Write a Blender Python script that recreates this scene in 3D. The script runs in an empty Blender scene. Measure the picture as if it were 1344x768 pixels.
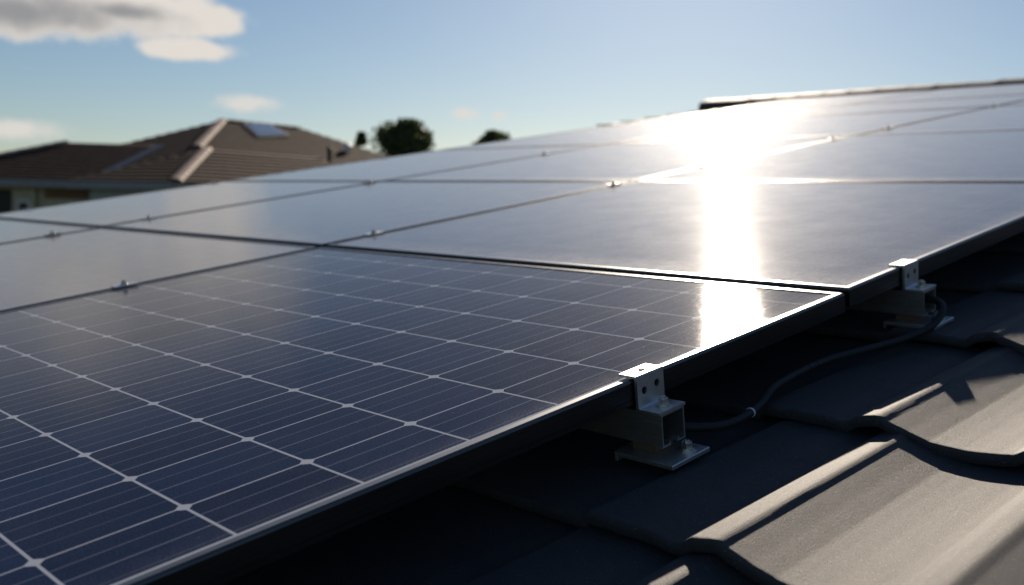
import bpy, bmesh, math, random
from math import radians, sin, cos, pi, sqrt
from mathutils import Vector, Matrix
random.seed(7)
SC = bpy.context.scene
COL = SC.collection
# ------------------------------------------------------------------ camera geometry
# Roof frame: x = along the tile battens, y = up the slope, z = normal to the roof; origin on the plane of the panel tops.
FPX, CX, CY, CAMH = 1297.48, 672.0, 384.0, 0.4633
def nrm(v): return Vector(v).normalized()
VA, VB = nrm((2073-CX, -20-CY, FPX)), -nrm((-572-CX, 237-CY, FPX))
VN = VB.cross(VA).normalized()
PITCH = radians(9.88)
Z0 = 2.60
ROOF = Matrix.Translation((0, 0, Z0)) @ Matrix.Rotation(PITCH, 4, 'X')
def cam_to_roof(e): return Vector((VB.dot(e), VA.dot(e), VN.dot(e)))
rx, ux, bx_ = cam_to_roof(Vector((1,0,0))), cam_to_roof(Vector((0,-1,0))), cam_to_roof(Vector((0,0,-1)))
M3 = Matrix((rx, ux, bx_)).transposed().to_4x4()
CAMM = ROOF @ Matrix.Translation((0, 0, CAMH)) @ M3
CAMP = CAMM.to_translation()
def sight(px, py):                       # world direction of a line of sight
    e = Vector((px-CX, py-CY, FPX)).normalized()
    return (ROOF.to_3x3() @ cam_to_roof(e)).normalized()
cam = bpy.data.cameras.new('camera'); camo = bpy.data.objects.new('camera', cam); COL.objects.link(camo)
camo.matrix_world = CAMM
cam.sensor_width = 36; cam.lens = 36*FPX/1344; cam.clip_start = .01; cam.clip_end = 5000
cam.dof.use_dof = True; cam.dof.focus_distance = 1.56; cam.dof.aperture_fstop = 3.3; cam.dof.aperture_blades = 7
SC.camera = camo
# ------------------------------------------------------------------ view, sky, sun
SC.view_settings.view_transform = 'Standard'; SC.view_settings.look = 'None'; SC.view_settings.gamma = 1
SC.view_settings.exposure = 0.38
SKY_STRENGTH, SUN_STRENGTH = 0.05, 5.0
SC.cycles.use_denoising = True
SC.cycles.sample_clamp_indirect = 6
SC.cycles.max_bounces = 8
SUN = sight(925, -328)
sun_el, sun_az = math.asin(SUN.z), math.atan2(SUN.x, SUN.y)     # azimuth from +Y towards +X
W = bpy.data.worlds.new('World'); SC.world = W; W.use_nodes = True
wn, wl = W.node_tree.nodes, W.node_tree.links
wn.clear()
def lk(tree, a, b): tree.links.new(a, b)
wt = W.node_tree
out = wn.new('ShaderNodeOutputWorld'); bg = wn.new('ShaderNodeBackground'); bg.inputs[1].default_value = SKY_STRENGTH
wl.new(bg.outputs[0], out.inputs[0])
sky = wn.new('ShaderNodeTexSky'); sky.sky_type = 'NISHITA'; sky.sun_disc = False
sky.sun_elevation = sun_el; sky.sun_rotation = sun_az; sky.altitude = 0; sky.air_density = 1.0; sky.dust_density = 0.28; sky.ozone_density = 3.7
tc = wn.new('ShaderNodeTexCoord')
def wmath(op, a, b=None, c=None, clamp=False):
    n = wn.new('ShaderNodeMath'); n.operation = op; n.use_clamp = clamp
    for i, v in enumerate((a, b, c)):
        if v is None: continue
        if isinstance(v, (int, float)): n.inputs[i].default_value = v
        else: wl.new(v, n.inputs[i])
    return n.outputs[0]
def wdot(vec):
    n = wn.new('ShaderNodeVectorMath'); n.operation = 'DOT_PRODUCT'
    wl.new(tc.outputs['Generated'], n.inputs[0]); n.inputs[1].default_value = vec
    return n.outputs['Value']
def cloud_bank(cx, cy, lobes, cores, scale, amp, soft, seed):
    """clouds lie in a patch of the dome around one direction; offsets in milliradians"""
    c = sight(cx, cy); r = c.cross(Vector((0,0,1))).normalized(); q = r.cross(c)
    dc = wmath('MAXIMUM', wdot(c), .05)
    X = wmath('DIVIDE', wdot(r), dc); Y = wmath('DIVIDE', wdot(q), dc)
    comb = wn.new('ShaderNodeCombineXYZ'); wl.new(X, comb.inputs[0]); wl.new(wmath('MULTIPLY', Y, 1.25), comb.inputs[1]); comb.inputs[2].default_value = seed
    nz = wn.new('ShaderNodeTexNoise'); nz.inputs['Scale'].default_value = scale; nz.inputs['Detail'].default_value = 9; nz.inputs['Roughness'].default_value = .6
    wl.new(comb.outputs[0], nz.inputs['Vector'])
    nv = wmath('MULTIPLY', wmath('SUBTRACT', nz.outputs['Fac'], .5), amp)
    def field(ls):
        f = None
        for (ox, oy, a, b) in ls:
            ex = wmath('DIVIDE', wmath('SUBTRACT', X, ox/FPX), a/FPX); ey = wmath('DIVIDE', wmath('SUBTRACT', Y, oy/FPX), b/FPX)
            g = wmath('SUBTRACT', 1.0, wmath('SQRT', wmath('ADD', wmath('MULTIPLY', ex, ex), wmath('MULTIPLY', ey, ey))))
            f = g if f is None else wmath('SMOOTH_MAX', f, g, .15)
        return wmath('ADD', f, nv)
    def step(f, e0, e1):
        m = wn.new('ShaderNodeMapRange'); m.interpolation_type = 'SMOOTHSTEP'
        wl.new(f, m.inputs['Value']); m.inputs['From Min'].default_value = e0; m.inputs['From Max'].default_value = e1
        return m.outputs[0]
    a = wmath('MULTIPLY', step(field(lobes), 0, soft), wmath('GREATER_THAN', wdot(c), .3))
    core = step(field(cores), -.22, .95) if cores else None
    return a, core
def mixc(f, a, b):
    m = wn.new('ShaderNodeMix'); m.data_type = 'RGBA'
    for s, v in ((m.inputs[0], f), (m.inputs[6], a), (m.inputs[7], b)):
        if isinstance(v, (int, float)): s.default_value = v
        elif isinstance(v, tuple): s.default_value = v
        else: wl.new(v, s)
    return m.outputs[2]
colr = sky.outputs[0]
LIT, CORE = (11.6, 10.9, 10.1, 1), (4.7, 4.75, 4.9, 1)
banks = [
  (150, 30, [(-110, 9, 250, 46), (30, 15, 122, 34), (84, -24, 72, 17), (116, 12, 36, 24), (-30, 112, 265, 74)], [(-20, 90, 70, 26), (-230, 70, 60, 40), (-110, 4, 165, 30), (15, 14, 60, 13), (-200, 120, 60, 20)], 24, 1.25, .42, 3.1),
  (325, 137, [(0, 0, 52, 16), (14, 3, 30, 12)], None, 30, 1.5, .8, 9.3),
  (20, 168, [(0, 0, 75, 18)], None, 26, 1.4, .9, 1.7),
  (607, 150, [(0, 0, 28, 11)], None, 34, 1.3, .9, 5.2),
  (655, 153, [(0, 0, 14, 8)], None, 40, 1.2, .9, 6.6),
]
for (cx, cy, lobes, cores, s, am, so, sd) in banks:
    a, core = cloud_bank(cx, cy, lobes, cores, s, am, so, sd)
    cc = mixc(core, LIT, CORE) if core else LIT
    if not core: a = wmath('MULTIPLY', a, .85)
    colr = mixc(a, colr, cc)
wl.new(colr, bg.inputs[0])
sd = bpy.data.lights.new('sun', 'SUN'); sd.energy = SUN_STRENGTH; sd.angle = radians(.53); sd.color = (1, .86, .70)
so = bpy.data.objects.new('sun', sd); COL.objects.link(so); so.rotation_euler = SUN.to_track_quat('Z', 'Y').to_euler(); so.location = (0, 0, 30)

# ------------------------------------------------------------------ materials
class MT:
    """small wrapper for node building"""
    def __init__(s, name):
        s.m = bpy.data.materials.new(name); s.m.use_nodes = True; s.t = s.m.node_tree; s.n = s.t.nodes; s.l = s.t.links
        s.b = s.n['Principled BSDF']; s.o = s.n['Material Output']
    def new(s, k): return s.n.new('ShaderNode'+k)
    def put(s, sock, v):
        if isinstance(v, (int, float, tuple)): sock.default_value = v
        else: s.l.new(v, sock)
    def math(s, op, a, b=None, c=None, clamp=False):
        n = s.new('Math'); n.operation = op; n.use_clamp = clamp
        for i, v in enumerate((a, b, c)):
            if v is not None: s.put(n.inputs[i], v)
        return n.outputs[0]
    def mix(s, f, a, b):
        n = s.new('Mix'); n.data_type = 'RGBA'; s.put(n.inputs[0], f); s.put(n.inputs[6], a); s.put(n.inputs[7], b); return n.outputs[2]
    def noise(s, vec, scale, detail=3, rough=.5):
        n = s.new('TexNoise'); n.inputs['Scale'].default_value = scale; n.inputs['Detail'].default_value = detail; n.inputs['Roughness'].default_value = rough
        s.l.new(vec, n.inputs['Vector']); return n.outputs['Fac']
    def ramp(s, f, lo, hi, a=0., b=1.):
        n = s.new('MapRange'); s.put(n.inputs[0], f); n.inputs[1].default_value = lo; n.inputs[2].default_value = hi; n.inputs[3].default_value = a; n.inputs[4].default_value = b; return n.outputs[0]
    def obj(s): return s.new('TexCoord').outputs['Object']
    def bump(s, h, strength, dist, prev=None):
        n = s.new('Bump'); n.inputs['Strength'].default_value = strength; n.inputs['Distance'].default_value = dist; s.l.new(h, n.inputs['Height'])
        if prev is not None: s.l.new(prev, n.inputs['Normal'])
        s.l.new(n.outputs[0], s.b.inputs['Normal']); return n.outputs[0]
    def set(s, **k):
        for a, v in k.items(): s.put(s.b.inputs[a.replace('_', ' ')], v)
        return s
def simple(name, color, rough=.6, metal=0., var=.15, scale=8., bump=0., bscale=200.):
    m = MT(name); o = m.obj(); nz = m.noise(o, scale, 4)
    c0 = tuple(c*(1-var) for c in color)+(1,); c1 = tuple(min(1, c*(1+var)) for c in color)+(1,)
    m.set(Base_Color=m.mix(m.ramp(nz, .3, .7), c0, c1), Roughness=rough, Metallic=metal)
    if bump: m.bump(m.noise(o, bscale, 2), bump, .002)
    return m.m

GRAIN, GLASS_ROUGH, DUST = .19, (.056, .066), .022
def glass_material(name, pu, pv, nu, nv, w, l, oy=0., rough=GLASS_ROUGH, dusty=DUST, grid=1., sheen=.185, grainy=GRAIN):
    """laminated cells behind lightly textured, dusty glass; u runs along the panel's y, v along its x"""
    m = MT(name); o = m.obj(); sp = m.new('SeparateXYZ'); m.l.new(o, sp.inputs[0]); X, Y = sp.outputs[0], sp.outputs[1]
    gx = m.math('ADD', m.math('DIVIDE', X, pv), nv/2); gy = m.math('ADD', m.math('DIVIDE', m.math('SUBTRACT', Y, oy), pu), nu/2)
    fx = m.math('FRACT', gx); fy = m.math('FRACT', gy)
    dx = m.math('MULTIPLY', m.math('MINIMUM', fx, m.math('SUBTRACT', 1, fx)), pv)      # metres to the nearest cell edge
    dy = m.math('MULTIPLY', m.math('MINIMUM', fy, m.math('SUBTRACT', 1, fy)), pu)
    def below(a, t, s=.0004):
        n = m.new('MapRange'); m.put(n.inputs[0], a); n.inputs[1].default_value = t-s; n.inputs[2].default_value = t+s; n.inputs[3].default_value = 1; n.inputs[4].default_value = 0; return n.outputs[0]
    gap = m.math('MAXIMUM', below(dx, .0015), below(dy, .0020))
    gap = m.math('MAXIMUM', gap, below(m.math('ADD', dx, dy), .0125))
    gap = m.math('MAXIMUM', gap, m.math('GREATER_THAN', m.math('ABSOLUTE', X), w/2-.025)); gap = m.math('MAXIMUM', gap, m.math('GREATER_THAN', m.math('ABSOLUTE', Y), l/2-.0165))
    # bus bars: four per cell along u, each slightly different in brightness
    bf = m.math('MULTIPLY', fx, 4.0); bfr = m.math('FRACT', m.math('ADD', bf, .5)); bd = m.math('MULTIPLY', m.math('ABSOLUTE', m.math('SUBTRACT', bfr, .5)), pv/4)
    wnz = m.new('TexWhiteNoise'); wnz.noise_dimensions = '2D'; cb = m.new('CombineXYZ'); m.put(cb.inputs[0], m.math('FLOOR', m.math('ADD', m.math('MULTIPLY', gx, 4.0), .5))); m.put(cb.inputs[1], 3.); m.l.new(cb.outputs[0], wnz.inputs['Vector'])
    inner = m.math('MULTIPLY', m.math('GREATER_THAN', bf, .5), m.math('LESS_THAN', bf, 3.5))
    bus = m.math('MULTIPLY', m.math('MULTIPLY', below(bd, .0008, .0004), inner), m.ramp(wnz.outputs['Value'], 0, 1, .18, .68))
    # one tone per cell
    w2 = m.new('TexWhiteNoise'); w2.noise_dimensions = '2D'; cb2 = m.new('CombineXYZ'); m.put(cb2.inputs[0], m.math('FLOOR', gx)); m.put(cb2.inputs[1], m.math('FLOOR', gy)); m.l.new(cb2.outputs[0], w2.inputs['Vector'])
    cell = m.mix(w2.outputs['Value'], (.0025, .0095, .038, 1), (.005, .017, .060, 1))
    st = m.new('Mapping'); st.inputs['Scale'].default_value = (1, .12, 1); m.l.new(o, st.inputs[0])
    cell = m.mix(m.ramp(m.noise(st.outputs[0], 90, 3), .35, .75, 0, .35), cell, (.012, .024, .060, 1))
    c = m.mix(m.math('MULTIPLY', bus, grid), cell, (.30, .33, .40, 1)); c = m.mix(m.math('MULTIPLY', gap, grid), c, (.36, .39, .46, 1))
    # glass over the cells: a clear coat with the fine texture of solar glass
    grain = m.noise(o, 240, 3, .7)
    bp = m.new('Bump'); bp.inputs['Strength'].default_value = grainy; bp.inputs['Distance'].default_value = .0008; m.l.new(grain, bp.inputs['Height']); N = bp.outputs[0]
    m.n.remove(m.b)
    dif = m.new('BsdfDiffuse'); m.put(dif.inputs['Color'], c)
    gl = m.new('BsdfGlossy'); gl.distribution = 'GGX'; m.put(gl.inputs['Roughness'], m.ramp(m.noise(o, 6, 4), .3, .7, *rough)); m.l.new(N, gl.inputs['Normal'])
    lw = m.new('LayerWeight'); lw.inputs['Blend'].default_value = .5
    cosv = m.math('MAXIMUM', m.math('SUBTRACT', 1, lw.outputs['Facing']), .03)
    fr = m.math('MULTIPLY_ADD', m.math('EXPONENT', m.math('MULTIPLY', m.math('POWER', m.math('DIVIDE', cosv, sheen), 1.5), -1.)), .94, .028)   # coated glass: little glare face on, a mirror at a flat angle
    tail = m.new('BsdfGlossy'); tail.distribution = 'GGX'; tail.inputs['Roughness'].default_value = .22
    glm = m.new('MixShader'); glm.inputs[0].default_value = .004; m.l.new(gl.outputs[0], glm.inputs[1]); m.l.new(tail.outputs[0], glm.inputs[2])
    lam = m.new('MixShader'); m.put(lam.inputs[0], fr); m.l.new(dif.outputs[0], lam.inputs[1]); m.l.new(glm.outputs[0], lam.inputs[2])
    # dust: a thin film that covers more of the glass the flatter one looks along it, smears, and loose specks
    tau = m.ramp(m.noise(o, 5.5, 7, .7), .3, .8, .75*dusty, 1.4*dusty)
    tau = m.math('MULTIPLY', tau, m.ramp(m.noise(o, 420, 2), .35, .7, .3, 1.9))
    edge = m.math('MAXIMUM', m.ramp(m.math('ABSOLUTE', X), w/2-.07, w/2-.012), m.ramp(m.math('MULTIPLY', Y, -1.), l/2-.16, l/2-.012))
    tau = m.math('MULTIPLY', tau, m.math('MULTIPLY_ADD', m.math('MULTIPLY', edge, m.noise(o, 22, 4, .6)), 2.2, 1.))
    film = m.math('SUBTRACT', 1, m.math('EXPONENT', m.math('DIVIDE', m.math('MULTIPLY', tau, -1.), cosv)))
    v = m.new('TexVoronoi'); v.inputs['Scale'].default_value = 85; m.l.new(o, v.inputs['Vector'])
    sepc = m.new('SeparateColor'); m.l.new(v.outputs['Color'], sepc.inputs[0])
    speck = m.math('MULTIPLY', below(v.outputs['Distance'], .060, .02), m.math('GREATER_THAN', sepc.outputs[0], .955))
    dust = m.math('MAXIMUM', film, m.math('MULTIPLY', speck, .7))
    dd = m.new('BsdfDiffuse'); dd.inputs['Color'].default_value = (.52, .52, .53, 1)
    dg = m.new('BsdfGlossy'); dg.distribution = 'GGX'; dg.inputs['Roughness'].default_value = .56; dg.inputs['Color'].default_value = (.76, .75, .74, 1)
    dm = m.new('MixShader'); dm.inputs[0].default_value = .25; m.l.new(dd.outputs[0], dm.inputs[1]); m.l.new(dg.outputs[0], dm.inputs[2])
    fin = m.new('MixShader'); m.put(fin.inputs[0], dust); m.l.new(lam.outputs[0], fin.inputs[1]); m.l.new(dm.outputs[0], fin.inputs[2])
    m.l.new(fin.outputs[0], m.o.inputs[0])
    return m.m

def tile_material():
    m = MT('concrete_tile'); o = m.obj()
    g = m.noise(o, 430, 4, .8); g2 = m.noise(o, 150, 3, .6); big = m.noise(o, 3.2, 4)
    c = m.mix(m.ramp(g, .35, .68), (.020, .022, .028, 1), (.086, .084, .088, 1))
    c = m.mix(m.ramp(big, .35, .7, 0, .55), c, (.062, .058, .055, 1)); c = m.mix(m.ramp(m.noise(o, 16, 5, .65), .5, .72, 0, .55), c, (.026, .027, .030, 1))
    v = m.new('TexVoronoi'); v.inputs['Scale'].default_value = 300; m.l.new(o, v.inputs['Vector']); sc = m.new('SeparateColor'); m.l.new(v.outputs['Color'], sc.inputs[0])
    sp = m.math('MULTIPLY', m.math('LESS_THAN', v.outputs['Distance'], .28), m.math('GREATER_THAN', sc.outputs[0], .95))
    c = m.mix(m.math('MULTIPLY', sp, .55), c, (.33, .29, .25, 1))
    m.set(Base_Color=c, Roughness=.62, Specular_IOR_Level=.3)
    b1 = m.bump(g2, .12, .0022); m.bump(g, .85, .0016, b1)
    return m.m
def aluminium(name, base, rough, metal=1.):
    m = MT(name); o = m.obj(); mp = m.new('Mapping'); mp.inputs['Scale'].default_value = (1, 30, 30); m.l.new(o, mp.inputs[0])
    n = m.noise(mp.outputs[0], 40, 3); sc = m.noise(o, 60, 5, .65)
    c = m.mix(m.ramp(sc, .4, .75, 0, .5), tuple(base)+(1,), tuple(x*.72 for x in base)+(1,))
    m.set(Base_Color=c, Metallic=metal, Roughness=m.ramp(n, .3, .7, rough-.07, rough+.08)); m.bump(n, .06, .0005)
    return m.m
def frame_material(name, lo, hi):
    m = MT(name); o = m.obj(); mp = m.new('Mapping'); mp.inputs['Scale'].default_value = (1, 1, 60); m.l.new(o, mp.inputs[0])
    n = m.noise(mp.outputs[0], 12, 3)
    m.set(Base_Color=m.mix(m.ramp(n, .35, .7), lo, hi), Metallic=.85, Roughness=.36, Coat_Weight=.5, Coat_Roughness=.25)
    m.bump(m.noise(o, 500, 2), .05, .0004)
    return m.m
def house_tile_material():
    m = MT('brown_roof_tile'); o = m.obj(); sp = m.new('SeparateXYZ'); m.l.new(o, sp.inputs[0])
    w = m.math('FRACT', m.math('MULTIPLY', sp.outputs[2], 1/.115)); nz = m.noise(o, 3, 5, .6); n2 = m.noise(o, 14, 2)
    c = m.mix(m.ramp(nz, .3, .7), (.046, .027, .019, 1), (.082, .050, .035, 1)); c = m.mix(m.ramp(n2, .4, .7, 0, .4), c, (.028, .022, .019, 1))
    m.set(Base_Color=c, Roughness=.8, Specular_IOR_Level=.1)
    m.bump(n2, .5, .04)
    return m.m
MAT = dict(
 tile=tile_material(), frame=frame_material('anodised_frame', (.030, .030, .032, 1), (.050, .049, .048, 1)), lip=frame_material('sunlit_frame_lip', (.085, .085, .088, 1), (.13, .128, .126, 1)),  # lip coloured paler than the frame sides, sun glancing off it painted in
 alu=aluminium('mill_aluminium', (.70, .70, .70), .42), rail=aluminium('rail_aluminium', (.52, .51, .50), .45), bolt=aluminium('zinc_bolt', (.62, .60, .55), .33),
 spacer=simple('brown_spacer', (.12, .075, .045), .8), cable=simple('cable_rubber', (.010, .010, .011), .62, var=.3, scale=60, bump=.2, bscale=300),
 band=simple('pale_tie', (.72, .72, .70), .4), blacktie=simple('black_tie', (.015, .015, .015), .4), back=simple('backsheet', (.6, .6, .6), .6),
 htile=house_tile_material(), cap=simple('hip_cap_tile', (.34, .235, .18), .7, var=.25, scale=3), cream=simple('cream_wall', (.50, .44, .30), .85, bump=.3, bscale=30),
 greywall=simple('grey_render', (.42, .44, .42), .85), fascia=simple('grey_fascia', (.24, .235, .23), .5), flash=simple('valley_flashing', (.055, .068, .10), .5, .5), pane=None, white=simple('white_paint', (.72, .70, .66), .5),
 brownband=simple('timber_lining', (.20, .11, .05), .7), grass=simple('lawn', (.06, .085, .03), .95, var=.4, scale=.6), bark=simple('bark', (.10, .075, .05), .9),
 brick=simple('house_wall', (.30, .22, .17), .85), dark=simple('dark_post', (.03, .028, .02), .7),
)
mp_ = MT('window_pane'); mp_.set(Base_Color=(.02, .03, .035, 1), Roughness=.05); MAT['pane'] = mp_.m
ms_ = MT('solar_water_glass'); ms_.set(Base_Color=(.10, .13, .18, 1), Roughness=.12, Coat_Weight=1.); MAT['solar_water_panel'] = ms_.m

# ------------------------------------------------------------------ helpers
def link(name, bm, mat, parent=None, mw=None, smooth=False):
    me = bpy.data.meshes.new(name); bm.normal_update(); bm.to_mesh(me); bm.free()
    if smooth:
        for p in me.polygons: p.use_smooth = True
    if mat is not None:
        for mm in (mat if isinstance(mat, (list, tuple)) else [mat]): me.materials.append(mm)
    o = bpy.data.objects.new(name, me); COL.objects.link(o)
    if parent is not None: o.parent = parent
    if mw is not None: o.matrix_local = mw
    return o
def empty(name, mw, label, cat, group=None):
    o = bpy.data.objects.new(name, None); COL.objects.link(o); o.matrix_world = mw; o.empty_display_size = .05
    return tag(o, label, cat, group)
def tag(o, label=None, cat=None, group=None, kind=None):
    if label: o['label'] = label
    if cat: o['category'] = cat
    if group: o['group'] = group
    if kind: o['kind'] = kind
    return o
def copy_thing(o, mw, label, group=None):
    c = o.copy(); COL.objects.link(c); c.matrix_world = mw; c['label'] = label
    if group: c['group'] = group
    for ch in list(o.children):
        d = ch.copy(); COL.objects.link(d); d.parent = c
        for g in list(ch.children):
            e = g.copy(); COL.objects.link(e); e.parent = d
    return c
def box(bm, x0, x1, y0, y1, z0, z1, bev=0):
    vs = [bm.verts.new((x, y, z)) for x in (x0, x1) for y in (y0, y1) for z in (z0, z1)]
    fs = [bm.faces.new([vs[i] for i in q]) for q in ((0,1,3,2), (4,6,7,5), (0,4,5,1), (2,3,7,6), (0,2,6,4), (1,5,7,3))]
    if bev:
        es = {e for f in fs for e in f.edges}
        bmesh.ops.bevel(bm, geom=list(es), offset=bev, segments=2, affect='EDGES', profile=.5)
def cyl(bm, c, axis, r, h, seg=20, r2=None, bev=0):
    """cylinder from point c along axis"""
    ax = Vector(axis).normalized(); q = ax.to_track_quat('Z', 'Y').to_matrix(); c = Vector(c); r2 = r if r2 is None else r2
    a = [bm.verts.new(c + q @ Vector((r*cos(2*pi*i/seg), r*sin(2*pi*i/seg), 0))) for i in range(seg)]
    b = [bm.verts.new(c + q @ Vector((r2*cos(2*pi*i/seg), r2*sin(2*pi*i/seg), h))) for i in range(seg)]
    for i in range(seg): bm.faces.new((a[i], a[(i+1) % seg], b[(i+1) % seg], b[i]))
    bm.faces.new(a[::-1]); f = bm.faces.new(b)
    if bev: bmesh.ops.bevel(bm, geom=list(f.edges), offset=bev, segments=2, affect='EDGES', profile=.5)
def extrude_poly(bm, pts, f, t0, t1):
    """closed 2D outline pts carried from t0 to t1; f(p, t) gives the point"""
    a = [bm.verts.new(f(p, t0)) for p in pts]; b = [bm.verts.new(f(p, t1)) for p in pts]; n = len(pts)
    for i in range(n): bm.faces.new((a[i], a[(i+1) % n], b[(i+1) % n], b[i]))
    bm.faces.new(a[::-1]); bm.faces.new(b)
def tube(bm, pts, r, seg=14, sub=10):
    P = [Vector(p) for p in pts]; Q = [P[0]*2-P[1]]+P+[P[-1]*2-P[-2]]; path = []
    for i in range(1, len(Q)-2):
        for k in range(sub):
            t = k/sub; a, b, c, d = Q[i-1:i+3]
            path.append(.5*((2*b)+(c-a)*t+(2*a-5*b+4*c-d)*t*t+(3*b-a-3*c+d)*t**3))
    path.append(P[-1]); rings = []; up = Vector((0, 0, 1))
    for i, p in enumerate(path):
        t = (path[min(i+1, len(path)-1)]-path[max(i-1, 0)]).normalized(); s = t.cross(up).normalized(); w = s.cross(t)
        rings.append([bm.verts.new(p+r*(cos(2*pi*k/seg)*s+sin(2*pi*k/seg)*w)) for k in range(seg)])
    for a, b in zip(rings, rings[1:]):
        for k in range(seg): bm.faces.new((a[k], a[(k+1) % seg], b[(k+1) % seg], b[k]))
    bm.faces.new(rings[0][::-1]); bm.faces.new(rings[-1])
    return path
def fixn(bm): bmesh.ops.recalc_face_normals(bm, faces=bm.faces)
def boolean_cut(o, cutters):
    """holes drilled for real: evaluate a boolean once and keep its mesh"""
    bm = bmesh.new()
    for c in cutters: cyl(bm, *c)
    fixn(bm); c = link('cutter', bm, None); c.parent = o.parent; c.matrix_local = o.matrix_local.copy()
    md = o.modifiers.new('b', 'BOOLEAN'); md.operation = 'DIFFERENCE'; md.object = c; md.solver = 'EXACT'
    dg = bpy.context.evaluated_depsgraph_get(); me = bpy.data.meshes.new_from_object(o.evaluated_get(dg))
    o.modifiers.clear(); o.data = me; bpy.data.objects.remove(c)
def T(v, u, h): return ROOF @ Matrix.Translation((v, u, h))
ORD = ['first', 'second', 'third', 'fourth', 'fifth', 'sixth', 'seventh', 'eighth', 'ninth', 'tenth']

# ------------------------------------------------------------------ ground
bm = bmesh.new()
bmesh.ops.create_grid(bm, x_segments=40, y_segments=40, size=900)
tag(link('ground', bm, MAT['grass']), kind='structure')

# ------------------------------------------------------------------ own house: tiled roof on walls
UPPER_V = -9.3                                # the roof widens below the ridge
RIDGE_U, EAVE_U, VERGE_V, RIGHT_V = 13.2, -2.2, -6.93, 3.2
house = empty('tiled_house', Matrix.Translation((0, 0, 0)), 'low pitched house roof of dark grey concrete tiles carrying the solar panels', 'house')
TH = .021                                     # tile thickness
def bumpf(x, l, r):                           # a roll: gentle on one side, steep on the other
    if x < -l or x > r: return 0.
    return (.5+.5*cos(pi*x/(l if x < 0 else r)))
ROLL = [(-.3, -.012), (-.2205, -.012), (-.2165, 0), (-.10, 0), (-.064, -.004), (-.052, -.003), (-.040, .0070), (-.034, .0105), (-.006, .0165), (.002, .0172), (.008, .0150), (.015, .0102), (.050, -.0016), (.085, -.0108), (.110, -.0128), (.14, -.0135), (.16, -.0125), (.190, -.0100),
 (.212, -.006), (.226, .0030), (.233, .0060), (.256, .0115), (.264, .0118), (.270, .0095), (.277, .0060), (.315, -.0050), (.350, -.0120), (.370, -.0140), (.40, -.0145), (.43, -.0130), (.458, -.0105), (.472, -.0060), (.484, .0070), (.490, .0105), (.518, .0165), (.522, .0166)]
def profile(v, off):
    """height of the tile surface across the slope: flat pan, a crisp raised roll, a lower pan, the side lap"""
    x = v-(-.69+off)
    while x > .522: x -= .524
    if x <= ROLL[0][0]: return ROLL[0][1]
    for (a, ha), (b, hb) in zip(ROLL, ROLL[1:]):
        if a <= x <= b:
            t = (x-a)/(b-a); return ha+(hb-ha)*t
    return 0.
def courses():
    us = [-2.2+.0, -1.68, -1.155, -.63, -.11, .415, .937, 1.452, 2.01]
    while us[-1] < RIDGE_U-.1: us.append(us[-1]+.53)
    return us
OFFS = {6: 0., 7: -.042, 8: -.072, 5: -.01, 9: -.05}
bm = bmesh.new(); US = courses()
vs = []
v = VERGE_V
while v < RIGHT_V:
    vs.append(v); v += .022 if v < -1.25 else (.0045 if v < .25 else .02)
wide = [UPPER_V+i*(VERGE_V-UPPER_V)/100 for i in range(100)]
for k, u0 in enumerate(US):
    u1 = min((US[k+1] if k+1 < len(US) else RIDGE_U)+.05, RIDGE_U+.02)
    off = OFFS.get(k, random.uniform(-.03, .02)); lift = random.uniform(-.0015, .0015)
    L = u1-u0; H0 = -.128
    # section along the slope: underside, rounded nose, top
    sec = [(.05, -TH), (.004, -TH), (.0, -TH+.003), (-.0005, -.006), (0, -.0035), (.0008, -.0012), (.0028, 0.), (.009, .0001), (.03, .0002), (.12, 0), (.25, 0), (L, 0)]
    rows = []
    for (du, dz) in sec:
        row = []
        for v in (vs if u0 < 10.2 else wide+vs):
            jig = .0009*sin(v*37+k*2.1)+.0006*sin(v*91+k)
            h = H0+lift+profile(v, off)-.0245*(du/.525)+dz
            row.append(bm.verts.new((v, u0+du+jig, h)))
        rows.append(row)
    for a, b in zip(rows, rows[1:]):
        for i in range(len(a)-1): bm.faces.new((a[i], a[i+1], b[i+1], b[i]))
fixn(bm)
roof = link('roof', bm, MAT['tile'], house, ROOF, smooth=True)
up_n = (ROOF.to_3x3() @ Vector((0, 0, 1)))
if sum((p.normal.z for p in roof.data.polygons)) < 0: roof.data.flip_normals()
# back slope, verge boards, walls
bm = bmesh.new()
rz = (ROOF @ Vector((0, RIDGE_U, -.13)))
yb, zr = rz.y, rz.z
def slab(pts, t):
    a = [bm.verts.new(p) for p in pts]; b = [bm.verts.new(Vector(p)-Vector((0, 0, t))) for p in pts]; n = len(pts)
    for i in range(n): bm.faces.new((a[i], a[(i+1) % n], b[(i+1) % n], b[i]))
    bm.faces.new(a); bm.faces.new(b[::-1])
slab([(UPPER_V, yb+.02, zr-.004), (RIGHT_V, yb+.02, zr-.004), (RIGHT_V, yb+6, zr-1.05), (UPPER_V, yb+6, zr-1.05)], .03); fixn(bm)
link('back_slope', bm, MAT['tile'], house)
e = ROOF @ Vector((0, EAVE_U, -.17))
bm = bmesh.new()
pts = [(e.y+.45, 0), (yb+5.5, 0), (yb+5.5, zr-1.05), (yb, zr-.12), (e.y+.45, e.z+.02)]
extrude_poly(bm, pts, lambda p, t: (t, p[0], p[1]), VERGE_V+.35, RIGHT_V-.35); fixn(bm)
link('wall', bm, MAT['brick'], house)
bm = bmesh.new(); q = ROOF @ Vector((0, 10.35, -.2))
extrude_poly(bm, [(q.y, 0), (yb+5.5, 0), (yb+5.5, zr-1.05), (yb, zr-.12), (q.y, q.z)], lambda p, t: (t, p[0], p[1]), UPPER_V+.3, VERGE_V+.34); fixn(bm)
link('wall', bm, MAT['brick'], house)
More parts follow.
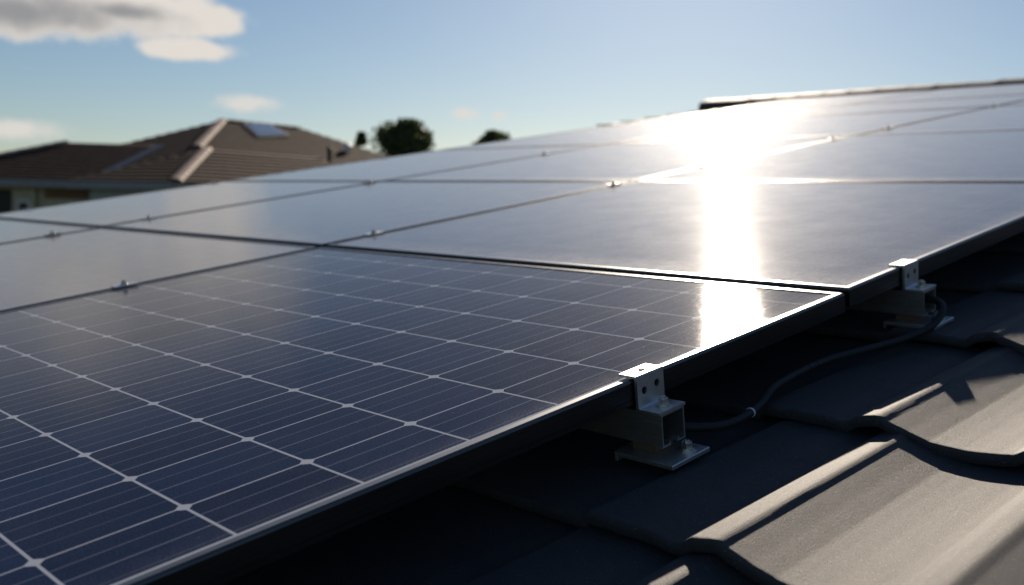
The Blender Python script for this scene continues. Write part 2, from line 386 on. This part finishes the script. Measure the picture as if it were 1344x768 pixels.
# ridge caps: tapered half rounds bedded along the ridge
bm = bmesh.new()
def cap_mesh(L, r0, r1, seg=10, flat=.62, skirt=0.):
    b = bmesh.new(); rings = []
    for (x, r) in ((0, r0-.03), (0, r0), (.05, r0), (.052, r0-.008), (L, r1), (L, r1-.03)):
        rings.append([b.verts.new((x, r*1.15*cos(pi*i/seg), r*flat*sin(pi*i/seg))) for i in range(seg+1)])
        if skirt: rings[-1] = [b.verts.new((x, r*1.15, -skirt))]+rings[-1]+[b.verts.new((x, -r*1.15, -skirt))]
    for p, q in zip(rings, rings[1:]):
        for i in range(len(p)-1): b.faces.new((p[i], p[i+1], q[i+1], q[i]))
    fixn(b); return b
proto_cap = None; x = UPPER_V-.02
while x < RIGHT_V:
    M = T(x, RIDGE_U+.02, -.095+random.uniform(-.006, .006))
    if proto_cap is None:
        proto_cap = link('ridge_cap', cap_mesh(.43, .25, .225, 12, .36, .22), MAT['tile'], house, M, smooth=False)
    else:
        c = proto_cap.copy(); COL.objects.link(c); c.parent = house; c.matrix_local = M
    x += .40

# ------------------------------------------------------------------ solar panels
# rows up the slope (start, end) and columns across it (right edge, left edge)
ROWS = [(.048, 1.814), (1.833, 3.492), (3.511, 5.552), (5.571, 7.69), (7.709, 9.13), (9.149, 11.30)]
COLS = [(-.975, -2.895), (-2.920, -4.825), (-4.850, -6.757)]
def frame_mesh(w, l):
    prof = [(0, -.040), (0, -.0325), (.0010, -.0320), (.0010, -.0305), (0, -.0300), (0, -.0046), (.0012, -.0018), (.0042, 0), (.0150, 0), (.0156, -.0006), (.0156, -.0045), (.003, -.0045), (.003, -.0382), (.026, -.0382), (.026, -.040)]
    bm = bmesh.new(); rings = []
    for (sx, sy) in ((-1, -1), (1, -1), (1, 1), (-1, 1)):
        rings.append([bm.verts.new((sx*(w/2-d), sy*(l/2-d), z)) for d, z in prof])
    n = len(prof)
    for k in range(4):
        a, b = rings[k], rings[(k+1) % 4]
        for i in range(n):
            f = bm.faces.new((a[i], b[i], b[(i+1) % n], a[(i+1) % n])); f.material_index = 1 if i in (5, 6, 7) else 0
    fixn(bm); return bm
colname = ['clamp and cable side', 'middle column', 'far side towards the neighbour']
rowname = ['nearest row', 'second row upslope', 'third row upslope', 'fourth row upslope', 'second row below the ridge', 'top row below the ridge']
CELLS = [(10, 12), (8, 12), (10, 12), (11, 12), (7, 12), (11, 12)]
for r, (u0, u1) in enumerate(ROWS):
    l = u1-u0; nu, nv = CELLS[r]
    gm = None
    for c, (v1, v0) in enumerate(COLS):
        w = v1-v0
        front = (r, c) == (0, 0)
        if gm is None or (r, c) == (0, 1):
            pu = .1768 if r == 0 else (l-.03)/nu
            gm = glass_material('cell_glass_%d_%d' % (r, c), pu, .1610, nu, nv, w, l, .0627 if r == 0 else 0., (.052, .060) if r == 0 else GLASS_ROUGH if r == 1 else (.044, .052), .010 if front else DUST, 1. if front else .24, .142 if front else .185, GRAIN if front else .15)
        tilt = Matrix.Rotation(random.uniform(-.0012, .0012), 4, 'X') @ Matrix.Rotation(random.uniform(-.0012, .0012), 4, 'Y') if r > 1 else Matrix.Rotation((-.0045, -.0020)[r], 4, 'X')
        t = empty('solar_panel', T((v0+v1)/2, (u0+u1)/2, 0) @ tilt, 'solar panel in the %s, %s' % (rowname[r], colname[c]), 'solar panel', 'solar panels in a grid on the tiled roof')
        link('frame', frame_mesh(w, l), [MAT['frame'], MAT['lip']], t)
        bm = bmesh.new(); box(bm, -w/2+.0035, w/2-.0035, -l/2+.0035, l/2-.0035, -.0070, -.0022)
        fixn(bm); link('glass', bm, gm, t)
        bm = bmesh.new(); box(bm, -.055, .055, -.05, .05, -.024, -.0075, .003); link('junction_box', bm, MAT['cable'], t, Matrix.Translation((0, l/2-.15, 0)))

# ------------------------------------------------------------------ rails, clamps, feet
RAILS = [1.172, 2.095, 3.37, 4.02, 5.32, 6.02, 7.40, 7.90, 8.92]
def rail_mesh():
    bm = bmesh.new()
    a, t, top, bot = .029, .003, -.0525, -.106
    # open tube with grooves along its flanks and a slot with lips in its floor
    pts = [(-a, bot), (-a, bot+.016), (-a+.0012, bot+.0165), (-a+.0012, bot+.0195), (-a, bot+.020), (-a, top-.014), (-a+.0012, top-.0135), (-a+.0012, top-.0105), (-a, top-.010), (-a, top),
           (a, top), (a, bot), (.010, bot), (.010, bot+.007), (.0125, bot+.007), (.0125, bot+t), (a-t, bot+t), (a-t, top-t), (-a+t, top-t), (-a+t, bot+t), (-.0125, bot+t), (-.0125, bot+.007), (-.010, bot+.007), (-.010, bot)]
    extrude_poly(bm, pts, lambda p, s: (s, p[0], p[1]), -5.82, 0)
    fixn(bm); return bm
def hexbolt(bm, x, y, z, r=.0085, h=.008, washer=.013):
    cyl(bm, (x, y, z), (0, 0, 1), washer, .0022, 22); cyl(bm, (x, y, z+.0022), (0, 0, 1), washer*.82, .0022, 22)
    cyl(bm, (x, y, z+.0044), (0, 0, 1), r, h, 6, bev=.0008); cyl(bm, (x, y, z+.0044+h), (0, 0, 1), r*.55, .003, 14, bev=.0006)
rail_proto = clamp_proto = foot_proto = None
def near(k): return ['first rail from the front corner', 'second rail, where the cable climbs'][k]
for k, u in enumerate(RAILS[:2]):
    M = T(-.926, u, 0)
    lb = 'open ended aluminium rail under the %s' % ['nearest bracket, at the near cable end', 'farther bracket, at the far cable end'][k]
    if k == 0:
        rail_proto = empty('mounting_rail', M, lb, 'rail', 'mounting rails under the panels'); link('channel', rail_mesh(), MAT['rail'], rail_proto)
    else: copy_thing(rail_proto, M, lb)
    # L bracket holding the panel edge
    lb = ['bright L bracket with two holes clamping the near panel edge', 'bright L bracket clamping the farther panel edge where the cable ends'][k]
    if k == 0:
        clamp_proto = empty('end_clamp', M, lb, 'clamp', 'end clamps along the panel edge')
        bm = bmesh.new(); hw = .0335
        x0, x1 = -.076, -.040             # over the frame lip / outer face of the upright
        pts = [(x0, .0008), (x0, .0052), (x1-.002, .0052), (x1, .0034), (x1, -.0455), (x1+.003, -.0480), (.000, -.0480), (.000, -.0524), (x1-.0035, -.0524), (x1-.0052, -.0500), (x1-.0052, .0008)]
        extrude_poly(bm, pts, lambda p, s: (p[0], s, p[1]), -hw, hw); fixn(bm)
        br = link('bracket', bm, MAT['alu'], clamp_proto)
        bpy.context.view_layer.update()
        boolean_cut(br, [((x1-.02, -.0165, -.021), (1, 0, 0), .0062, .04, 24), ((x1-.02, .0155, -.017), (1, 0, 0), .0062, .04, 24), ((-.059, .002, -.02), (0, 0, 1), .0060, .04, 24)])
        bm = bmesh.new(); hexbolt(bm, -.0195, .003, -.0479); fixn(bm); link('bolt', bm, MAT['bolt'], clamp_proto)
        bm = bmesh.new(); cyl(bm, (-.059, .002, .0009), (0, 0, 1), .0048, .0060, 16, bev=.001); fixn(bm); link('screw', bm, MAT['cable'], clamp_proto)
    else: copy_thing(clamp_proto, M, lb)
    lb = ['flat aluminium foot plate with corner bolt under the nearest rail', 'flat aluminium foot plate under the farther rail beside the cable'][k]
    if k == 0:
        foot_proto = empty('roof_anchor', M, lb, 'roof anchor', 'roof anchors on the tiles')
        bm = bmesh.new(); box(bm, -.084, .033, -.050, .047, -.1290, -.1212, .0012); box(bm, -.084, -.078, -.050, .047, -.1370, -.1292, .0008)
        fixn(bm); link('plate', bm, MAT['alu'], foot_proto)
        bm = bmesh.new(); box(bm, -.068, -.020, -.022, .022, -.1210, -.1062, .001); fixn(bm); link('spacer', bm, MAT['spacer'], foot_proto)
        bm = bmesh.new(); hexbolt(bm, .010, .018, -.1211, .0095, .009, .0145); fixn(bm); link('bolt', bm, MAT['bolt'], foot_proto)
    else: copy_thing(foot_proto, M, lb)
# mid clamps on the seams between columns, and end clamps on the far edge
mid_proto = None
seam_names = ['seam beside the clamp-side column', 'seam beside the far column']
def mid(k, s, u, v):
    global mid_proto
    lb = 'small silver mid clamp, %s up the slope on the %s' % (ORD[k]+' one', seam_names[s])
    if mid_proto is None:
        mid_proto = empty('mid_clamp', T(v, u, 0), lb, 'clamp', 'mid clamps on the panel seams')
        bm = bmesh.new(); box(bm, -.019, .019, -.034, .034, .0008, .0055, .0012); box(bm, -.0045, .0045, -.030, .030, -.0400, .0007)
        fixn(bm); link('bracket', bm, MAT['alu'], mid_proto)
        bm = bmesh.new(); hexbolt(bm, 0, 0, .0056, .0075, .006, .011); fixn(bm); link('bolt', bm, MAT['bolt'], mid_proto)
        return mid_proto
    return copy_thing(mid_proto, T(v, u, 0), lb)
for s, v in enumerate((-2.908, -4.838)):
    us = [1.13, 2.045, 3.365, 4.02, 5.32, 6.01, 7.68, 8.92] if s == 0 else [1.59, 2.06, 3.41, 4.90, 6.30, 7.90]
    for k, u in enumerate(us): mid(k, s, u, v)
far_proto = None
for k, u in enumerate([2.1, 3.40, 4.95, 6.3, 7.9, 8.9]):
    lb = 'small end clamp on the far outer panel edge, %s one up the slope' % ORD[k]
    M = T(-6.757, u, 0)
    if far_proto is None:
        far_proto = empty('edge_clamp', M, lb, 'clamp', 'end clamps on the far edge')
        bm = bmesh.new(); box(bm, -.006, .012, -.034, .034, .0008, .0055, .001); box(bm, -.006, -.0015, -.034, .034, -.07, .0007); box(bm, -.035, -.0062, -.034, .034, -.07, -.065); box(bm, -.04, .2, -.02, .02, -.11, -.0702)
        fixn(bm); link('bracket', bm, MAT['alu'], far_proto)
        bm = bmesh.new(); hexbolt(bm, -.021, 0, -.0648); fixn(bm); link('bolt', bm, MAT['bolt'], far_proto)
    else: copy_thing(far_proto, M, lb)

# ------------------------------------------------------------------ cable along the panel edge
pts = [(-1.06, 1.165, -.088), (-.985, 1.20, -.092), (-.945, 1.235, -.103), (-.925, 1.285, -.114), (-.920, 1.345, -.119), (-.929, 1.42, -.117), (-.940, 1.485, -.105), (-.952, 1.60, -.108), (-.953, 1.70, -.112), (-.935, 1.82, -.119), (-.915, 1.93, -.124), (-.895, 2.02, -.117), (-.890, 2.072, -.096), (-.912, 2.105, -.080), (-.97, 2.110, -.078), (-1.06, 2.105, -.080)]
cab = tag(bpy.data.objects.new('cable', None), 'thick black cable running on the tiles between the two brackets', 'cable'); COL.objects.link(cab); cab.matrix_world = ROOF.copy()
bm = bmesh.new(); path = tube(bm, pts, .0078); fixn(bm); link('sheath', bm, MAT['cable'], cab, smooth=True)
def tie(u, r, w, mat, name):
    i = min(range(20, len(path)-30), key=lambda j: abs(path[j].y-u)); t = (path[i+1]-path[i-1]).normalized()
    bm = bmesh.new(); cyl(bm, path[i]-t*w/2, t, r, w, 24, bev=.0005); fixn(bm); link(name, bm, mat, cab)
tie(1.385, .0088, .0045, MAT['band'], 'marker_band'); tie(1.63, .0086, .005, MAT['blacktie'], 'cable_tie'); tie(1.655, .0086, .004, MAT['blacktie'], 'cable_tie')

# ------------------------------------------------------------------ neighbouring house
# local frame of the house: x to the right, y away, as seen from the panels; metres
f0 = sight(672, 384); yaw = math.atan2(-f0.x, f0.y)
D = 36.0
def at(px, py, d):                           # world point on the line of sight at depth d
    e = sight(px, py); fw = Vector((f0.x, f0.y, 0)).normalized()
    return CAMP + e*(d/e.dot(fw))
hb = at(230, 240, 31.5); EZ = at(230, 240, 31.5).z
nb = empty('neighbour_house', Matrix.Translation((hb.x, hb.y, 0)) @ Matrix.Rotation(yaw, 4, 'Z') @ Matrix.Translation((-1.05, 0, 0)) @ Matrix.Rotation(-yaw, 4, 'Z') @ Matrix.Rotation(yaw, 4, 'Z'), 'single storey cream house with brown tiled hip roof beyond the panels', 'house')
def hip_roof(name, cx, cy, ang, a, b, ze, pitch, over=0.):
    """hipped roof over a rectangle of half sizes a (long) and b, turned by ang, eave height ze; returns its corners"""
    R = Matrix.Translation((cx, cy, 0)) @ Matrix.Rotation(ang, 4, 'Z'); rise = b*math.tan(pitch)
    P = [R @ Vector(p) for p in ((-a, -b, ze), (a, -b, ze), (a, b, ze), (-a, b, ze), (-(a-b), 0, ze+rise), ((a-b), 0, ze+rise))]
    bm = bmesh.new()
    for q in ((0, 1, 5, 4), (1, 2, 5, 5), (2, 3, 4, 5), (3, 0, 4, 4)):
        A, B, C_, D_ = (P[i] for i in q); nn = (B-A).cross((C_+D_)/2-A).normalized()
        k = max(3, int(round((((C_+D_)/2-(A+B)/2).length)/.34)))
        for i in range(k):
            t0, t1 = i/k, (i+1)/k; off = nn*.042
            l0, r0, l1, r1 = A.lerp(D_, t0), B.lerp(C_, t0), A.lerp(D_, t1), B.lerp(C_, t1)
            lo = [bm.verts.new(p) for p in (l0, r0, r0+off, l0+off)]; bm.faces.new(lo)
            tp = [bm.verts.new(l1), bm.verts.new(r1)]
            try: bm.faces.new((lo[3], lo[2], tp[1], tp[0]))
            except ValueError: pass
    bmesh.ops.remove_doubles(bm, verts=bm.verts, dist=.0005); link(name, bm, MAT['htile'], nb)
    bm = bmesh.new()
    w = .0
    for i in range(4):                        # fascia and gutter under the eave
        A, B = P[i], P[(i+1) % 4]; d = (B-A).normalized(); n = Vector((d.y, -d.x, 0))
        q = [A+n*.09, B+n*.09, B-n*.04, A-n*.04]
        lo = [bm.verts.new(p-Vector((0, 0, .26))) for p in q]; hi = [bm.verts.new(p-Vector((0, 0, .02))) for p in q]
        for j in range(4): bm.faces.new((lo[j], lo[(j+1) % 4], hi[(j+1) % 4], hi[j]))
        bm.faces.new(lo[::-1]); bm.faces.new(hi)
    fixn(bm); link('fascia', bm, MAT['fascia'], nb)
    return P
def wall_box(name, cx, cy, ang, a, b, z1, mat):
    R = Matrix.Translation((cx, cy, 0)) @ Matrix.Rotation(ang, 4, 'Z'); bm = bmesh.new(); box(bm, -a, a, -b, b, 0, z1); bm.transform(R); fixn(bm); return link(name, bm, mat, nb)
def hip_caps(A, B, r=.19, L=.42):
    A, B = Vector(A), Vector(B); d = (B-A); n = int(d.length/L); bm = bmesh.new(); q = d.normalized().to_track_quat('X', 'Z').to_matrix().to_4x4()
    for i in range(n):
        b = cap_mesh(L*1.04, r, r*.86, 8, .55); b.transform(Matrix.Translation(A+d*(i/n)+Vector((0, 0, .0))) @ q)
        me = bpy.data.meshes.new('t'); b.to_mesh(me); b.free(); bm.from_mesh(me); bpy.data.meshes.remove(me)
    return link('hip_cap', bm, MAT['cap'], nb)
ze = EZ
# main block: its near corner towards the panels
a = 6.1; ang = radians(51)
P = hip_roof('roof', 1.02, 10.95, ang, 8.9, 6.9, ze, radians(21.7))
wall_box('wall', 1.02, 10.95, ang, 8.2, 6.3, ze-.2, MAT['cream'])
hip_caps(P[0].lerp(P[4], .5), P[4])
hip_caps(P[4], P[5], .17)
# lower wing in front of it
P2 = hip_roof('wing_roof', 2.75, 3.9, ang, 5.4, 3.2, ze, radians(20.5))
hip_caps(P2[0], P2[4])
wall_box('wall', 2.75, 3.9, ang, 4.9, 2.7, ze-.2, MAT['greywall'])
# long wing to the left
P3 = hip_roof('wing_roof', -2.3, 6.5, 0, 7.0, 4.0, ze+.02, radians(20.5))
hip_caps(P3[0], P3[4]); 
wall_box('wall', -2.3, 6.5, 0, 6.4, 3.4, ze-.2, MAT['cream'])
def face_panel(name, x0, x1, z0, z1, y, mat, parent=None, t=.04):
    bm = bmesh.new(); box(bm, x0, x1, y-t, y, z0, z1); fixn(bm); return link(name, bm, mat, parent or nb)
yw = 3.1
face_panel('timber_band', -4.55, -2.35, ze-.62, ze-.3, yw, MAT['brownband'], t=.05)
for (x0, x1) in ((-5.41, -5.11), (-3.62, -3.32), (-3.17, -2.63)):
    fr = face_panel('window', x0-.07, x1+.07, ze-2.1, ze-.72, yw-.06, MAT['white'], t=.05); p = face_panel('pane', x0, x1, ze-2.0, ze-.79, yw-.112, MAT['pane'], fr, t=.01)
face_panel('door', -6.6, -5.72, .2, ze-.35, yw-.005, MAT['dark'])
face_panel('downpipe', -5.0, -4.83, 0, ze-.28, yw-.06, MAT['cream'], t=.1)
# valley flashing, solar hot water panel, flue and roof ventilator, each lying on its roof plane
bpy.context.view_layer.update()
NBI = nb.matrix_world.inverted(); O = NBI @ CAMP
def hit(px, py, A, B, C_):
    d = NBI.to_3x3() @ sight(px, py); n = (B-A).cross(C_-A); return O+d*((A-O).dot(n)/d.dot(n))
def plate_on(name, quad, t, mat, parent=None, lift=.0):
    n = (quad[1]-quad[0]).cross(quad[2]-quad[0]).normalized(); n = n if n.z > 0 else -n
    bm = bmesh.new(); a_ = [bm.verts.new(p+n*lift) for p in quad]; b_ = [bm.verts.new(p+n*(lift+t)) for p in quad]
    for i in range(4): bm.faces.new((a_[i], a_[(i+1) % 4], b_[(i+1) % 4], b_[i]))
    bm.faces.new(a_[::-1]); bm.faces.new(b_); fixn(bm); return link(name, bm, mat, parent or nb)
FR = (P[0], P[1], P[5])                       # face of the main roof towards the right of the hip
q = [hit(x, y, *FR) for x, y in ((318, 164), (351, 164), (380, 180), (338, 182))]
sk = plate_on('solar_water_panel', q, .09, MAT['fascia'])  # this plate stands for a solar hot water panel
c_ = sum(q, Vector())/4; plate_on('solar_water_pane', [c_+(p-c_)*.86 for p in q], .02, MAT['solar_water_panel'], sk, .092)
FL = (P[3], P[0], P[4]); FW = (P3[0], P3[1], P3[5])
n1 = (FL[1]-FL[0]).cross(FL[2]-FL[0]); n2 = (FW[1]-FW[0]).cross(FW[2]-FW[0]); dv = n1.cross(n2).normalized()
if dv.z < 0: dv = -dv
mm_ = Matrix((n1, n2, Vector((0, 0, 1)))); p0 = mm_.inverted() @ Vector((n1.dot(FL[0]), n2.dot(FW[0]), ze+.05)); sd_ = dv.cross(Vector((0, 0, 1))).normalized()
Lv = (P3[4].z-ze-.1)/dv.z
plate_on('valley_flashing', [p0-sd_*.2, p0+sd_*.2, p0+dv*Lv+sd_*.2, p0+dv*Lv-sd_*.2], .02, MAT['flash'], None, .06)
p = hit(432, 214, *FR); bm = bmesh.new(); cyl(bm, p-Vector((0, 0, .2)), (0, 0, 1), .09, .75, 14); cyl(bm, p+Vector((0, 0, .55)), (0, 0, 1), .17, .10, 14, .05); fixn(bm); link('flue', bm, MAT['dark'], nb)
p = hit(456, 200, *FR); bm = bmesh.new(); cyl(bm, p-Vector((0, 0, .2)), (0, 0, 1), .12, .35, 14); cyl(bm, p+Vector((0, 0, .15)), (0, 0, 1), .20, .12, 16, .20); cyl(bm, p+Vector((0, 0, .27)), (0, 0, 1), .20, .12, 16, .06); fixn(bm); link('roof_ventilator', bm, MAT['white'], nb)

# ------------------------------------------------------------------ trees beyond the roof
def tree(name, px, py_top, width_px, d, label, trunk_h, seed, dark=0.):
    rnd = random.Random(seed); top = at(px, py_top, d); sc = d/FPX; w = width_px*sc
    base = Vector((top.x, top.y, 0)); H = top.z
    t = empty('tree', Matrix.Translation(base), label, 'tree')
    bm = bmesh.new(); rings = []
    for k in range(7):
        z = H*.75*k/6; r = .22*(1-.7*k/6)*H/6; c = Vector((.1*sin(k*1.3), .1*cos(k), z))
        rings.append([bm.verts.new(c+Vector((r*cos(2*pi*i/9), r*sin(2*pi*i/9), 0))) for i in range(9)])
    for a_, b_ in zip(rings, rings[1:]):
        for i in range(9): bm.faces.new((a_[i], a_[(i+1) % 9], b_[(i+1) % 9], b_[i]))
    for k in range(9):
        an = k*2.4; z = H*(.35+.04*k); a_ = Vector((0, 0, z)); b_ = Vector((cos(an)*w*.36, sin(an)*w*.36, z+H*.14)); dd = (b_-a_)
        cyl(bm, a_, dd, .06, dd.length, 6, .02)
    fixn(bm); link('trunk', bm, MAT['bark'], t)
    mm = MT('foliage_'+str(seed)); o = mm.obj(); nz = mm.noise(o, .9, 3); n2 = mm.noise(o, 9, 2)
    c = mm.mix(mm.ramp(nz, .3, .7), (.045, .062, .022, 1), (.10, .12, .042, 1)); c = mm.mix(mm.ramp(n2, .45, .75, 0, .6), c, (.10, .105, .035, 1))
    mm.set(Base_Color=c, Roughness=.6); tr = mm.new('BsdfTranslucent'); mm.put(tr.inputs[0], (.10, .14, .03, 1)); ad = mm.new('MixShader'); ad.inputs[0].default_value = .25
    mm.l.new(mm.b.outputs[0], ad.inputs[1]); mm.l.new(tr.outputs[0], ad.inputs[2]); mm.l.new(ad.outputs[0], mm.o.inputs[0])
    bm = bmesh.new()
    lobes = []
    for k in range(34):
        an = rnd.uniform(0, 2*pi); rr = w*.36*sqrt(rnd.random()); fz = rnd.random(); hz = H-w*.12-fz*w*1.05; sh = sqrt(max(.12, 1-(max(0, .5-fz)/.55)**2))
        lobes.append((Vector((cos(an)*rr*sh, sin(an)*rr*sh, hz)), w*rnd.uniform(.13, .22)))
    lobes.append((Vector((0, 0, H-w*.12)), w*.13))
    for (c_, r_) in lobes:
        for i in range(330):
            v_ = Vector((rnd.gauss(0, 1), rnd.gauss(0, 1), rnd.gauss(0, .8))).normalized()*r_*rnd.uniform(.35, 1.3)
            p = c_+v_
            if p.z > H: p.z = H-rnd.random()*.2
            s = rnd.uniform(.07, .16); n_ = Vector((rnd.gauss(0, 1), rnd.gauss(0, 1), rnd.gauss(0, 1))).normalized(); q = n_.orthogonal().normalized(); w_ = n_.cross(q)
            bm.faces.new([bm.verts.new(p+s*(q*x_+w_*y_*.6)) for x_, y_ in ((-1, 0), (0, -1), (1, 0), (0, 1))])
    link('crown', bm, mm.m, t)
tree('tree', 530, 157, 84, 52, 'dark green bushy tree just past the end of the brown roof', 3, 11)
tree('tree', 645, 171, 62, 62, 'small dark treetop showing over the far edge of the panels, right of the bushy tree', 3, 23)
tree('tree', 474, 174, 13, 66, 'slim pale green treetop between the brown roof and the bushy tree', 3, 31)
